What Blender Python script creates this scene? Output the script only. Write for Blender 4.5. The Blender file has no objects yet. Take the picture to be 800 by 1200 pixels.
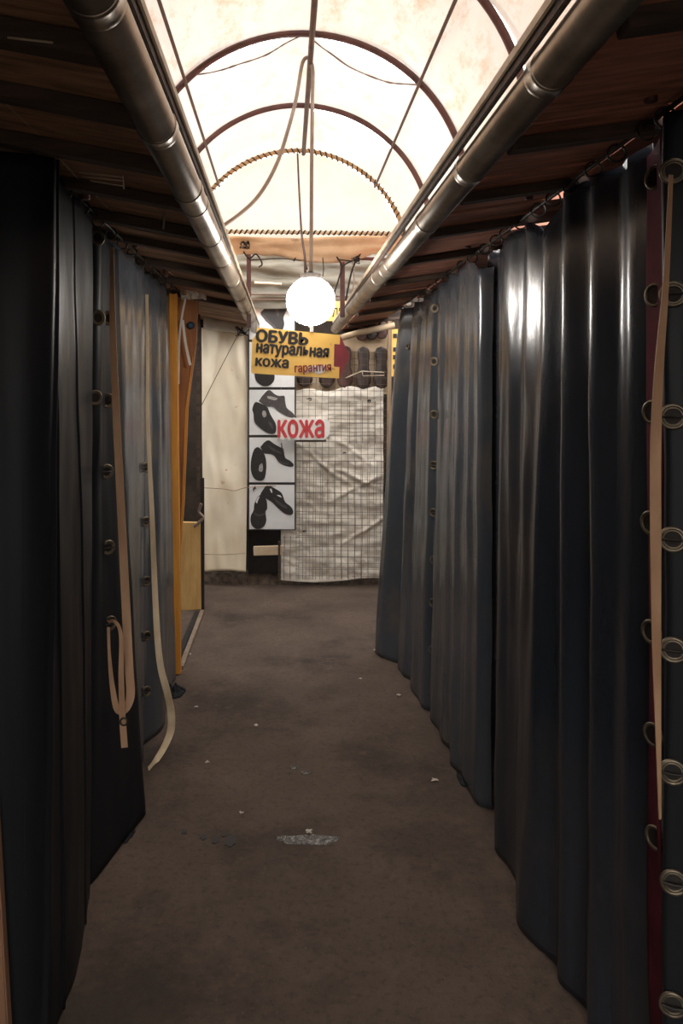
import bpy, bmesh, math, random
from mathutils import Vector, Matrix, noise
from mathutils.geometry import tessellate_polygon
random.seed(7)
S = bpy.context.scene
COL = S.collection
# ---------------------------------------------------------------- camera
F = 900.0; VX, VY = 335.0, 461.0; H = 1.70       # focal length in px, vanishing point, eye height
cam_d = bpy.data.cameras.new('camera'); cam = bpy.data.objects.new('camera', cam_d)
COL.objects.link(cam); S.camera = cam
cam_d.sensor_fit = 'VERTICAL'; cam_d.sensor_height = 36; cam_d.lens = F/1200*36
cam_d.shift_x = (400-VX)/1200; cam_d.shift_y = -(600-VY)/1200
cam.location = (0, 0, H); cam.rotation_euler = (math.pi/2, 0, 0); cam_d.clip_start = .05
def P(px, py, d):                                  # measured photo point at a distance d -> metres
    return Vector(((px-VX)/F*d, d, H-(py-VY)/F*d))
def FD(py): return H*F/(py-VY)                     # distance of a floor point
# ---------------------------------------------------------------- materials
def lin(c):
    return tuple(((v/255)/12.92 if v/255 <= .04045 else ((v/255+.055)/1.055)**2.4) for v in c)+(1,)
def N(nt, t, **k):
    n = nt.nodes.new(t)
    for a, b in k.items():
        if a.startswith('i_'): n.inputs[a[2:].replace('_', ' ')].default_value = b
        else: setattr(n, a, b)
    return n
def mat(name, c1, c2=None, rough=.7, metal=0, scale=5, stretch=(1,1,1), bump=.15, spec=.5, detail=6, lo=.35, hi=.65, bscale=None, c3=None, s3=2, lo3=.55, hi3=.7, bdist=.01):
    m = bpy.data.materials.new(name); m.use_nodes = True
    nt = m.node_tree; b = nt.nodes['Principled BSDF']; L = nt.links.new
    b.inputs['Roughness'].default_value = rough; b.inputs['Metallic'].default_value = metal
    b.inputs['Specular IOR Level'].default_value = spec
    b.inputs['Base Color'].default_value = lin(c1)
    tc = N(nt, 'ShaderNodeTexCoord'); mp = N(nt, 'ShaderNodeMapping'); mp.inputs['Scale'].default_value = stretch
    L(tc.outputs['Object'], mp.inputs['Vector'])
    no = N(nt, 'ShaderNodeTexNoise', i_Scale=scale, i_Detail=detail, i_Roughness=.6); L(mp.outputs[0], no.inputs['Vector'])
    if c2:
        mr = N(nt, 'ShaderNodeMapRange'); mr.inputs[1].default_value = lo; mr.inputs[2].default_value = hi
        L(no.outputs[0], mr.inputs[0])
        mx = N(nt, 'ShaderNodeMix', data_type='RGBA'); mx.inputs[6].default_value = lin(c1); mx.inputs[7].default_value = lin(c2)
        L(mr.outputs[0], mx.inputs[0]); out = mx.outputs[2]
        if c3:
            n3 = N(nt, 'ShaderNodeTexNoise', i_Scale=s3, i_Detail=5.0, i_Roughness=.65); L(tc.outputs['Object'], n3.inputs['Vector'])
            r3 = N(nt, 'ShaderNodeMapRange'); r3.inputs[1].default_value = lo3; r3.inputs[2].default_value = hi3; L(n3.outputs[0], r3.inputs[0])
            m3 = N(nt, 'ShaderNodeMix', data_type='RGBA'); m3.inputs[7].default_value = lin(c3)
            L(r3.outputs[0], m3.inputs[0]); L(out, m3.inputs[6]); out = m3.outputs[2]
        L(out, b.inputs['Base Color'])
    if bump:
        src = no
        if bscale:
            src = N(nt, 'ShaderNodeTexNoise', i_Scale=bscale, i_Detail=4.0); L(mp.outputs[0], src.inputs['Vector'])
        bp = N(nt, 'ShaderNodeBump', i_Strength=bump, i_Distance=bdist); L(src.outputs[0], bp.inputs['Height']); L(bp.outputs[0], b.inputs['Normal'])
    return m
M = {}
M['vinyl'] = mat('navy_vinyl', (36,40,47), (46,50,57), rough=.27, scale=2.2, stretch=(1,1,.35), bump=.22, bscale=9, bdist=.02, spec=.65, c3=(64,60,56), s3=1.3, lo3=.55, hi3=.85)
M['vinyl_dark'] = mat('black_vinyl', (25,26,29), (31,32,35), rough=.42, scale=2.2, stretch=(1,1,.35), bump=.12, bscale=9, bdist=.02, spec=.14)
M['vinyl_matte'] = mat('matte_black_vinyl', (27,28,30), (33,34,37), rough=.5, scale=2.2, stretch=(1,1,.35), bump=.15, bscale=9, bdist=.02, spec=.08)
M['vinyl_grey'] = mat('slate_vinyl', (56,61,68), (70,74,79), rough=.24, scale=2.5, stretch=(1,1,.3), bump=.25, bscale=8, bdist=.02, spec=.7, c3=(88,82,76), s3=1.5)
M['maroon'] = mat('maroon_vinyl', (94,42,50), (70,30,38), rough=.8, spec=.04, scale=6, bump=.1)
M['eyelet'] = mat('dull_brass', (128,116,98), (90,80,66), rough=.42, metal=.7, scale=30, bump=.05)
M['hook'] = mat('dark_steel', (60,55,50), (40,36,33), rough=.5, metal=.6, scale=30, bump=.05)
M['strap'] = mat('tan_strap', (180,142,110), (150,112,82), rough=.6, scale=14, stretch=(1,1,.3), bump=.1)
M['strap_pale'] = mat('cream_strap', (222,200,168), (186,160,126), rough=.6, scale=12, stretch=(1,1,.3), bump=.1)
M['floor'] = mat('worn_asphalt', (82,69,60), (102,86,75), rough=.82, scale=2.0, bump=.6, bscale=95, c3=(58,49,44), s3=1.6, lo3=.5, hi3=.72, spec=.25, bdist=.004)
def add_stain(m, spots):
    nt = m.node_tree; L = nt.links.new; b = nt.nodes['Principled BSDF']; src = b.inputs['Base Color'].links[0].from_socket
    tc = N(nt, 'ShaderNodeTexCoord'); no = N(nt, 'ShaderNodeTexNoise', i_Scale=22.0, i_Detail=6.0); L(tc.outputs['Object'], no.inputs['Vector'])
    for (x, y, rx, ry, k) in spots:
        mp = N(nt, 'ShaderNodeMapping'); mp.inputs['Location'].default_value = (-x/rx, -y/ry, 0); mp.inputs['Scale'].default_value = (1/rx, 1/ry, 0)
        L(tc.outputs['Object'], mp.inputs[0]); ln = N(nt, 'ShaderNodeVectorMath', operation='LENGTH'); L(mp.outputs[0], ln.inputs[0])
        ad = N(nt, 'ShaderNodeMath', operation='ADD'); L(ln.outputs['Value'], ad.inputs[0]); L(no.outputs[0], ad.inputs[1])
        mr = N(nt, 'ShaderNodeMapRange'); mr.inputs[1].default_value = 1.5; mr.inputs[2].default_value = .9; mr.inputs[3].default_value = 0; mr.inputs[4].default_value = k; L(ad.outputs[0], mr.inputs[0])
        mx = N(nt, 'ShaderNodeMix', data_type='RGBA'); mx.inputs[7].default_value = lin((48,41,37)); L(mr.outputs[0], mx.inputs[0]); L(src, mx.inputs[6]); src = mx.outputs[2]
    L(src, b.inputs['Base Color'])
def add_grain(m, layers):
    nt = m.node_tree; L = nt.links.new; b = nt.nodes['Principled BSDF']; src = b.inputs['Base Color'].links[0].from_socket
    tc = N(nt, 'ShaderNodeTexCoord')
    for (sc, lo, hi, c, k) in layers:
        no = N(nt, 'ShaderNodeTexNoise', i_Scale=sc, i_Detail=8.0, i_Roughness=.7); L(tc.outputs['Object'], no.inputs['Vector'])
        mr = N(nt, 'ShaderNodeMapRange'); mr.inputs[1].default_value = lo; mr.inputs[2].default_value = hi; mr.inputs[4].default_value = k; L(no.outputs[0], mr.inputs[0])
        mx = N(nt, 'ShaderNodeMix', data_type='RGBA'); mx.inputs[7].default_value = lin(c); L(mr.outputs[0], mx.inputs[0]); L(src, mx.inputs[6]); src = mx.outputs[2]
    L(src, b.inputs['Base Color'])
add_grain(M['floor'], [(38, .5, .66, (60,50,44), .55), (70, .58, .70, (128,110,95), .5), (9, .56, .66, (112,96,84), .35), (150, .68, .72, (196,178,156), .8)])
add_stain(M['floor'], [(.18, 1.3, .32, .26, .75), (-.45, 2.1, .3, .3, .6), (-.75, 3.6, .4, .2, .6), (.5, 2.9, .3, .2, .4), (-.2, 0.4, .3, .2, .5)])
M['wood_dark'] = mat('old_dark_timber', (84,64,50), (54,42,35), rough=.75, scale=4, stretch=(1,9,9), bump=.35)
M['board'] = mat('stained_boards', (190,146,112), (132,98,74), rough=.7, scale=3, stretch=(1.2,14,8), bump=.4, c3=(150,116,86), s3=3.5, lo3=.6, hi3=.75)
M['board_red'] = mat('red_brown_boards', (206,140,114), (142,94,78), rough=.62, scale=3, stretch=(1.2,14,8), bump=.4, c3=(166,128,104), s3=3.5, lo3=.6, hi3=.75)
M['pipe'] = mat('galvanised_steel', (176,166,152), (128,116,102), rough=.36, metal=.85, scale=5, stretch=(1,1,1), bump=.06, c3=(96,84,72), s3=7, lo3=.62, hi3=.75)
M['pale_trim'] = mat('pale_flashing', (206,190,166), (160,140,116), rough=.6, scale=8, bump=.1)
M['hoop'] = mat('maroon_paint', (96,58,52), (70,40,36), rough=.5, scale=12, bump=.15)
M['rod'] = mat('rusty_rod', (92,62,46), (60,42,32), rough=.6, metal=.3, scale=14, bump=.2)
M['rope'] = mat('tan_wrap', (196,160,118), (160,124,86), rough=.85, scale=20, bump=.3)
M['cord'] = mat('black_cord', (38,30,26), (24,20,18), rough=.8, scale=20, bump=.1)
M['cable'] = mat('grey_brown_cable', (150,132,116), (120,102,88), rough=.5, scale=10, bump=.05)
M['yellow'] = mat('yellow_board', (244,198,104), (236,184,88), rough=.55, scale=6, bump=.05, c3=(196,140,60), s3=16, lo3=.66, hi3=.72)
M['ywood'] = mat('yellow_varnished_wood', (226,160,60), (196,124,44), rough=.4, scale=3, stretch=(10,10,.7), bump=.15)
M['owood'] = mat('orange_brown_wood', (176,112,58), (132,78,40), rough=.5, scale=3, stretch=(10,10,.7), bump=.2, c3=(84,52,32), s3=6, lo3=.66, hi3=.74)
M['ply'] = mat('pale_plywood', (212,172,108), (190,148,86), rough=.7, scale=4, stretch=(6,6,1), bump=.1)
M['black_ink'] = mat('black_paint', (34,30,28), rough=.6, bump=0)
M['red_ink'] = mat('dark_red_paint', (140,44,52), (124,38,46), rough=.6, scale=8, bump=0)
M['red_paint'] = mat('red_brush_paint', (200,66,70), (176,48,54), rough=.6, scale=20, bump=0)
M['white_board'] = mat('white_board', (232,228,222), (214,208,200), rough=.6, scale=8, bump=.05)
M['poster'] = mat('poster_paper', (228,226,224), (214,212,210), rough=.45, scale=4, bump=.02)
M['shoe_black'] = mat('printed_black', (40,36,35), (28,25,25), rough=.45, scale=30, bump=0)
M['shoe_mid'] = mat('printed_charcoal', (78,72,70), (58,53,52), rough=.45, scale=40, bump=0)
M['shoe_lite'] = mat('printed_grey', (176,170,166), (140,134,130), rough=.45, scale=40, bump=0)
M['dark_frame'] = mat('dark_frame', (52,46,42), rough=.6, scale=8, bump=.1)
M['cream'] = mat('cream_tarp', (250,236,212), (238,218,186), rough=.36, scale=2, bump=.25, bscale=3, bdist=.03, c3=(196,156,108), s3=9, lo3=.66, hi3=.72)
M['cloth'] = mat('offwhite_cloth', (240,230,216), (222,210,194), rough=.85, scale=5, bump=.3, bscale=25, c3=(176,160,140), s3=4, lo3=.58, hi3=.72)
M['wire'] = mat('mesh_wire', (112,98,84), (86,72,60), rough=.5, metal=.4, scale=30, bump=0)
M['tarp_green'] = mat('olive_grey_tarp', (98,91,77), (74,68,57), rough=.6, scale=3, stretch=(1,1,4), bump=.4, bscale=6, bdist=.02)
M['tan_sheet'] = mat('tan_plastic', (214,184,150), (184,148,112), rough=.6, scale=4, bump=.35, c3=(110,76,52), s3=6, lo3=.62, hi3=.75)
M['wall'] = mat('dirty_render', (78,66,56), (54,45,38), rough=.9, scale=5, bump=.4)
M['dark_wall'] = mat('dark_booth_wall', (44,37,32), (34,29,26), rough=.9, scale=3, bump=.1)
M['rubble'] = mat('rubble_kerb', (112,96,82), (70,58,50), rough=.95, scale=22, bump=.9, bdist=.02)
M['shoe_leather'] = mat('brown_leather', (74,58,52), (48,38,36), rough=.35, scale=12, bump=.1)
M['shoe_leather2'] = mat('oxblood_leather', (100,70,62), (70,48,44), rough=.35, scale=12, bump=.1)
M['shelf'] = mat('ecru_panel', (208,186,156), (186,160,130), rough=.8, scale=6, bump=.1)
M['oldtimber'] = mat('weathered_timber', (160,134,106), (122,98,76), rough=.8, scale=5, stretch=(10,10,1), bump=.3)
M['oldstrip'] = mat('brown_timber', (134,96,70), (100,70,50), rough=.7, scale=3, stretch=(10,10,.8), bump=.2)
M['blue'] = mat('blue_grey_plastic', (58,86,112), (40,60,84), rough=.35, scale=8, bump=0)
M['cap'] = mat('dark_cap', (78,72,68), rough=.45, bump=0)
M['litter'] = mat('litter_paper', (210,200,186), (180,168,152), rough=.8, scale=20, bump=.1)
M['puddle'] = mat('wet_spill_painted_glints', (84,78,73), (176,172,168), rough=.08, scale=40, bump=.9, bscale=50, bdist=.02, spec=1, lo=.52, hi=.7)  # pale second colour paints glints onto the dark wet spill
M['wet'] = mat('damp_asphalt', (52,44,40), (42,36,33), rough=.6, scale=10, bump=.2)
def make_canopy_mat(name, c1, c2, c3, tr, slo=.6, shi=.78):
    m = bpy.data.materials.new(name); m.use_nodes = True; nt = m.node_tree; L = nt.links.new
    nt.nodes.clear()
    o = N(nt, 'ShaderNodeOutputMaterial'); mx = N(nt, 'ShaderNodeMixShader'); mx.inputs[0].default_value = tr
    d = N(nt, 'ShaderNodeBsdfDiffuse'); t = N(nt, 'ShaderNodeBsdfTranslucent')
    tc = N(nt, 'ShaderNodeTexCoord'); mp = N(nt, 'ShaderNodeMapping'); mp.inputs['Scale'].default_value = (1, .45, 1)
    n1 = N(nt, 'ShaderNodeTexNoise', i_Scale=4.0, i_Detail=8.0, i_Roughness=.7); L(tc.outputs['Object'], mp.inputs[0]); L(mp.outputs[0], n1.inputs['Vector'])
    r1 = N(nt, 'ShaderNodeMapRange'); r1.inputs[1].default_value = .42; r1.inputs[2].default_value = .72; L(n1.outputs[0], r1.inputs[0])
    a = N(nt, 'ShaderNodeMix', data_type='RGBA'); a.inputs[6].default_value = lin(c1); a.inputs[7].default_value = lin(c2); L(r1.outputs[0], a.inputs[0])
    n2 = N(nt, 'ShaderNodeTexNoise', i_Scale=9.0, i_Detail=9.0, i_Roughness=.75); L(mp.outputs[0], n2.inputs['Vector'])
    r2 = N(nt, 'ShaderNodeMapRange'); r2.inputs[1].default_value = slo; r2.inputs[2].default_value = shi; r2.inputs[4].default_value = .8; L(n2.outputs[0], r2.inputs[0])
    b = N(nt, 'ShaderNodeMix', data_type='RGBA'); b.inputs[7].default_value = lin(c3); L(r2.outputs[0], b.inputs[0]); L(a.outputs[2], b.inputs[6])
    L(b.outputs[2], d.inputs[0]); L(b.outputs[2], t.inputs[0]); L(d.outputs[0], mx.inputs[1]); L(t.outputs[0], mx.inputs[2]); L(mx.outputs[0], o.inputs[0])
    return m
M['canopy'] = make_canopy_mat('canopy_tarp', (247,241,234), (240,228,212), (212,176,136), .104, .5, .72)
M['canopy_clean'] = make_canopy_mat('cleaner_canopy_tarp', (250,246,240), (246,238,226), (232,206,172), .105, .55, .76)
M['canopy_end'] = make_canopy_mat('canopy_end_tarp', (250,246,238), (246,238,226), (240,222,196), .122)
M['globe'] = bpy.data.materials.new('lit_opal_glass'); M['globe'].use_nodes = True
_b = M['globe'].node_tree.nodes['Principled BSDF']; _b.inputs['Base Color'].default_value = (.9,.88,.85,1)
_b.inputs['Emission Color'].default_value = (1,.94,.87,1); _b.inputs['Emission Strength'].default_value = 45
# ---------------------------------------------------------------- object helpers
def tag(o, label=None, cat=None, group=None, kind=None):
    if label: o['label'] = label
    if cat: o['category'] = cat
    if group: o['group'] = group
    if kind: o['kind'] = kind
    return o
def empty(name, loc, label, cat, group=None):
    o = bpy.data.objects.new(name, None); COL.objects.link(o); o.location = loc; o.empty_display_size = .05
    return tag(o, label, cat, group)
class MB:
    def __init__(s): s.bm = bmesh.new()
    def box(s, c, size, rot=None, bev=0):
        c = Vector(c); ret = bmesh.ops.create_cube(s.bm, size=1)
        vs = ret['verts']; R = rot.to_4x4() if rot else Matrix()
        bmesh.ops.transform(s.bm, matrix=Matrix.Translation(c) @ R @ Matrix.Diagonal((*size, 1)), verts=vs)
        if bev:
            es = list({e for v in vs for e in v.link_edges})
            bmesh.ops.bevel(s.bm, geom=es, offset=bev, segments=2, affect='EDGES')
        return s
    def beam(s, a, b, w, h, up=(0,0,1), bev=.002):        # box running from a to b
        a, b = Vector(a), Vector(b); t = (b-a); ln = t.length; t.normalize()
        sd = t.cross(Vector(up)).normalized(); u = sd.cross(t)
        R = Matrix((sd, t, u)).transposed()
        return s.box((a+b)/2, (w, ln, h), R, bev)
    def tube(s, pts, r, seg=8, caps=True, closed=False):
        pts = [Vector(p) for p in pts]; n = len(pts); rings = []
        rr = r if isinstance(r, (list, tuple)) else [r]*n
        prev = None
        for i, p in enumerate(pts):
            if closed: t = pts[(i+1) % n]-pts[i-1]
            else: t = pts[min(i+1, n-1)]-pts[max(i-1, 0)]
            t.normalize()
            if prev is None:
                a = Vector((0,0,1)) if abs(t.z) < .9 else Vector((1,0,0))
                u = t.cross(a).normalized()
            else:
                u = (prev-t*prev.dot(t)).normalized()
            prev = u; v = t.cross(u)
            rings.append([s.bm.verts.new(p+(u*math.cos(2*math.pi*k/seg)+v*math.sin(2*math.pi*k/seg))*rr[i]) for k in range(seg)])
        m = n if closed else n-1
        for i in range(m):
            A, B = rings[i], rings[(i+1) % n]
            for k in range(seg): s.bm.faces.new((A[k], A[(k+1) % seg], B[(k+1) % seg], B[k]))
        if caps and not closed: s.bm.faces.new(rings[0][::-1]); s.bm.faces.new(rings[-1])
        return s
    def ribbon(s, pts, widths, th=.003, face=(0,-1,0), twist=None):
        fr = []; n = len(pts); pts = [Vector(p) for p in pts]
        for i, p in enumerate(pts):
            t = (pts[min(i+1, n-1)]-pts[max(i-1, 0)]).normalized(); f = Vector(face)
            sd = t.cross(f).normalized(); nn = sd.cross(t).normalized()
            if twist:
                sd = (Matrix.Rotation(twist[i], 3, t) @ sd); nn = sd.cross(t)
            w = widths[i]/2
            fr.append([s.bm.verts.new(p+sd*a*w+nn*b*th/2) for a, b in ((-1,-1),(1,-1),(1,1),(-1,1))])
        for i in range(n-1):
            for k in range(4): s.bm.faces.new((fr[i][k], fr[i][(k+1)%4], fr[i+1][(k+1)%4], fr[i+1][k]))
        s.bm.faces.new(fr[0][::-1]); s.bm.faces.new(fr[-1])
        return s
    def grid(s, fn, nu, nv, th=0):
        g = [[s.bm.verts.new(fn(i/nu, j/nv)) for j in range(nv+1)] for i in range(nu+1)]
        for i in range(nu):
            for j in range(nv): s.bm.faces.new((g[i][j], g[i+1][j], g[i+1][j+1], g[i][j+1]))
        return s
    def poly(s, pts, th=(0,.004,0)):                      # flat outline with a thickness
        th = Vector(th); a = [s.bm.verts.new(Vector(p)) for p in pts]; b = [s.bm.verts.new(Vector(p)+th) for p in pts]
        s.bm.faces.new(a); s.bm.faces.new(b[::-1]); n = len(a)
        for k in range(n): s.bm.faces.new((a[k], b[k], b[(k+1)%n], a[(k+1)%n]))
        return s
    def ellipse(s, c, rx, rz, seg=20, th=.004):
        return s.poly([Vector(c)+Vector((rx*math.cos(2*math.pi*k/seg), 0, rz*math.sin(2*math.pi*k/seg))) for k in range(seg)], (0, th, 0))
    def torus(s, c, n, R, r, seg=24, ts=8, squash=1):
        n = Vector(n).normalized(); a = Vector((0,0,1)); u = n.cross(a).normalized(); v = n.cross(u)
        pts = [Vector(c)+(u*math.cos(2*math.pi*k/seg)+v*math.sin(2*math.pi*k/seg))*R for k in range(seg)]
        return s.tube(pts, r, ts, closed=True)
    def build(s, name, m, parent=None, smooth=False, solid=0, label=None, cat=None, group=None, kind=None, origin=None):
        bmesh.ops.recalc_face_normals(s.bm, faces=s.bm.faces)
        if smooth:
            for f in s.bm.faces: f.smooth = True
        if origin is not None and parent is None:
            bmesh.ops.translate(s.bm, vec=-Vector(origin), verts=s.bm.verts)
        me = bpy.data.meshes.new(name); s.bm.to_mesh(me); s.bm.free()
        o = bpy.data.objects.new(name, me); COL.objects.link(o)
        me.materials.append(m)
        if origin is not None and parent is None: o.location = origin
        if parent:
            o.parent = parent
            if parent.type == 'EMPTY': o.matrix_parent_inverse = Matrix.Translation(-Vector(parent.location))
        if solid:
            md = o.modifiers.new('thickness', 'SOLIDIFY'); md.thickness = solid; md.offset = 0
        return tag(o, label, cat, group, kind)
def text(name, s, c, w, h, m, parent, rot=None, bold=.0, depth=.0015, shear=0):
    """lettering centred on c, facing the viewer, fitted to w x h metres"""
    cu = bpy.data.curves.new(name, 'FONT'); cu.body = s; cu.size = 1; cu.extrude = 0
    cu.resolution_u = 4; cu.fill_mode = 'NONE'
    t = bpy.data.objects.new('t', cu); COL.objects.link(t)
    dg = bpy.context.evaluated_depsgraph_get(); me = bpy.data.meshes.new_from_object(t.evaluated_get(dg))
    bpy.data.objects.remove(t)
    # closed outlines; each outer outline is filled together with the holes inside it
    adj = {}
    for e in me.edges:
        a, b = e.vertices; adj.setdefault(a, []).append(b); adj.setdefault(b, []).append(a)
    seen = set(); loops = []
    for v0 in range(len(me.vertices)):
        if v0 in seen or v0 not in adj: continue
        lp = [v0]; seen.add(v0); c_ = v0
        while True:
            nx = [q for q in adj[c_] if q not in seen]
            if not nx: break
            c_ = (c_+1) if (c_+1) in nx else nx[0]; lp.append(c_); seen.add(c_)
        loops.append([me.vertices[q].co.copy() for q in lp])
    area = lambda L: sum(L[k].x*L[(k+1)%len(L)].y-L[(k+1)%len(L)].x*L[k].y for k in range(len(L)))/2
    bb = lambda L: (min(v.x for v in L), max(v.x for v in L), min(v.y for v in L), max(v.y for v in L))
    sg = math.copysign(1, max((area(L) for L in loops), key=abs))
    outers = [L for L in loops if area(L)*sg > 0]; holes = [L for L in loops if area(L)*sg <= 0]
    sets = [[o_] for o_ in outers]
    for h_ in holes:
        hb = bb(h_); best = None
        for st in sets:
            ob = bb(st[0])
            if ob[0] <= hb[0] and ob[1] >= hb[1] and ob[2] <= hb[2] and ob[3] >= hb[3]:
                a = abs(area(st[0])); best = (a, st) if best is None or a < best[0] else best
        if best: best[1].append(h_)
    xs = [v.x for L in loops for v in L]; ys = [v.y for L in loops for v in L]
    x0, x1, y0, y1 = min(xs), max(xs), min(ys), max(ys)
    bm = bmesh.new()
    for kk, (dx, dy) in enumerate(((0,0),(1,0),(-1,0),(0,.7),(0,-.7)) if bold else ((0,0),)):
        for jj, st in enumerate(sets):
            flat = [v for L in st for v in L]; tr = tessellate_polygon(st)
            vs_ = [bm.verts.new((v.x+dx*bold, v.y+dy*bold, kk+(jj%3)*.3)) for v in flat]
            for f in tr:
                try: bm.faces.new([vs_[q] for q in f])
                except ValueError: pass
    bpy.data.meshes.remove(me); x0 -= bold; x1 += bold; y0 -= bold*.7; y1 += bold*.7
    R = rot.to_4x4() if rot else Matrix()
    for v in bm.verts:
        X = ((v.co.x-x0)/(x1-x0)-.5)*w; Y = ((v.co.y-y0)/(y1-y0)-.5)*h
        v.co = (R @ Vector((X, -.0007*v.co.z, Y)))+Vector(c)
    nrm = (R @ Vector((0, -depth, 0)))
    ret = bmesh.ops.extrude_face_region(bm, geom=bm.faces[:])
    bmesh.ops.translate(bm, vec=nrm, verts=[e for e in ret['geom'] if isinstance(e, bmesh.types.BMVert)])
    mb = MB(); mb.bm.free(); mb.bm = bm
    return mb.build(name, m, parent)
def catmull(pts, n):
    pts = [Vector(p) for p in pts]; q = [pts[0]*2-pts[1]]+pts+[pts[-1]*2-pts[-2]]; out = []
    for i in range(1, len(q)-2):
        for k in range(n):
            t = k/n; a, b, c, d = q[i-1:i+3]
            out.append(.5*((2*b)+(c-a)*t+(2*a-5*b+4*c-d)*t*t+(3*b-a-3*c+d)*t**3))
    return out+[pts[-1]]
# ---------------------------------------------------------------- ceiling planes
def zl(x): return H+.56+.19*(abs(x)-.24)            # left boards: rise outwards
def zr(x): return H+.557+.148*(x-.435)              # right boards
Y0, YB = -1.6, 6.95
# ---------------------------------------------------------------- shell
MB().box((0, 2.6, -.03), (3.7, 9.2, .06)).build('floor', M['floor'], kind='structure')
MB().box((0, YB+.06, 1.7), (3.7, .12, 3.4)).build('wall_back', M['wall'], kind='structure')
MB().box((-1.76, 2.6, 1.35), (.08, 9.2, 2.7)).build('wall_left', M['dark_wall'], kind='structure')
MB().box((1.76, 2.6, 1.35), (.08, 9.2, 2.7)).build('wall_right', M['dark_wall'], kind='structure')
def ceil_sheet(name, x0, x1, zf, m, y0=Y0, y1=YB, th=.02):
    mb = MB()
    y = y0; k = 0
    while y < y1-.02:                                     # boards lie side by side, running from rod to pipe
        w = random.choice((.11,.14,.17)); y2 = min(y+w, y1); dz = random.uniform(0, .008)
        vs = [(x0, y+.004, zf(x0)+dz), (x1, y+.004, zf(x1)+dz), (x1, y2-.004, zf(x1)+dz), (x0, y2-.004, zf(x0)+dz)]
        mb.poly(vs, (0, 0, th)); y = y2
    mb.poly([(x0, y0, zf(x0)+.03), (x1, y0, zf(x1)+.03), (x1, y1, zf(x1)+.03), (x0, y1, zf(x0)+.03)], (0, 0, .01))
    return mb.build(name, m, kind='structure')
ceil_sheet('ceiling_left', -1.72, -.265, zl, M['board'], y1=5.1)
ceil_sheet('ceiling_left_crossing', -.95, -.265, zl, M['board'], y0=5.1)
ceil_sheet('ceiling_right', .503, .838, zr, M['board_red'])
# boards over the right-hand stalls, two short gaps let the sky in
mb = MB()
def strip(y0, y1, x0=.86, x1=1.72): mb.poly([(x0, y0, zr(x0)+.01), (x1, y0, zr(x1)+.01), (x1, y1, zr(x1)+.01), (x0, y1, zr(x0)+.01)], (0, 0, .03))
strip(Y0, 2.28); strip(2.28, 2.50, 1.25); strip(2.50, 2.80); strip(2.80, 2.97, 1.2); strip(2.97, 5.1)
mb.build('ceiling_right_outer', M['board_red'], kind='structure')
# ---------------------------------------------------------------- rafters
ordw = ['nearest','second','third','fourth','fifth','sixth','seventh','eighth','ninth','tenth','eleventh','twelfth','thirteenth','fourteenth']
def rafter(y, side, i, n, w, h):
    zf = zl if side < 0 else zr
    xa, xb = ((-1.0, -.29) if side < 0 else (.503, 1.0))
    a = Vector((xa, y, zf(xa)-h/2+.001)); b = Vector((xb, y+random.uniform(-.02,.02), zf(xb)-h/2+.001))
    sd = 'left' if side < 0 else 'right'
    MB().beam(a, b, w, h).build('roof_rafter', M['wood_dark'], origin=(a+b)/2,
        label=f'dark timber rafter under the {sd} ceiling boards, {ordw[i]} from the viewer on that side', cat='rafter', group=f'rafters under the {sd} eave')
ly = [.95, 1.25, 1.54, 1.91, 2.3, 2.68, 3.09, 3.6, 4.2, 4.9]
ry = [1.15, 1.73, 2.2, 2.68, 3.27, 3.9, 4.6, 5.4, 6.3]
for i, y in enumerate(ly): rafter(y, -1, i, len(ly), .05, random.uniform(.028,.036))
for i, y in enumerate(ry): rafter(y, 1, i, len(ry), .045, random.uniform(.022,.03))
# ---------------------------------------------------------------- pipes
def pipe(name, pts, r, collars, label):
    root = empty(name, pts[0], label, 'pipe')
    mb = MB(); mb.tube(pts, r, 32, caps=False)
    inner = MB()
    o = mb.build('pipe_body', M['pipe'], root, smooth=True, solid=.003)
    for y in collars:
        for a, b in zip(pts, pts[1:]):
            if a[1] <= y <= b[1]:
                t = (y-a[1])/(b[1]-a[1]); c = Vector(a).lerp(Vector(b), t); d = (Vector(b)-Vector(a)).normalized()
                MB().tube([c-d*.022, c-d*.018, c-d*.012, c+d*.012, c+d*.018, c+d*.022], [r+.0005, r+.003, r+.0015, r+.0015, r+.003, r+.0005], 32, caps=False).build('collar', M['pipe'], root, smooth=True, solid=.002)
    return root
pipe('metal_pipe', [Vector((-.262, Y0, H+.545)), Vector((-.258, 2.6, H+.535)), Vector((-.252, 6.3, H+.53))], .037,
     [.62, 1.04, 1.55, 2.02, 2.18, 2.62, 3.05, 3.6, 4.15, 4.75, 5.4], 'long galvanised metal pipe running along the left eave, nearer the middle of the passage')
pipe('metal_pipe', [Vector((.470, Y0, H+.575)), Vector((.457, 3.42, H+.555)), Vector((.438, 3.6, H+.545)), Vector((.405, 6.3, H+.53))], .036,
     [.8, 1.35, 1.92, 2.5, 3.3, 3.46, 3.62, 4.3, 4.9, 5.5], 'long galvanised metal pipe with a bend, running along the right eave')
for nm, x, dx, z, sd in (('l', -.226, -1, H+.585, 'left'), ('r', .424, 1, H+.60, 'right')):
    x1 = x if sd == 'left' else x-.030
    MB().beam((x, Y0, z), (x1+.0, 6.3, z-.03), .010, .03).build('eave_batten', M['wood_dark'], origin=(x, 2, z), label=f'thin dark batten along the passage side of the {sd} pipe', cat='batten')
    o_ = .009 if sd == 'left' else -.009
    MB().beam((x+o_, Y0, z+.012), (x1+o_, 6.3, z-.018), .006, .02).build('metal_flashing', M['pale_trim'], origin=(x+o_, 2, z), label=f'pale strip of flashing edging the canopy beside the {sd} pipe', cat='flashing')
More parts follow.
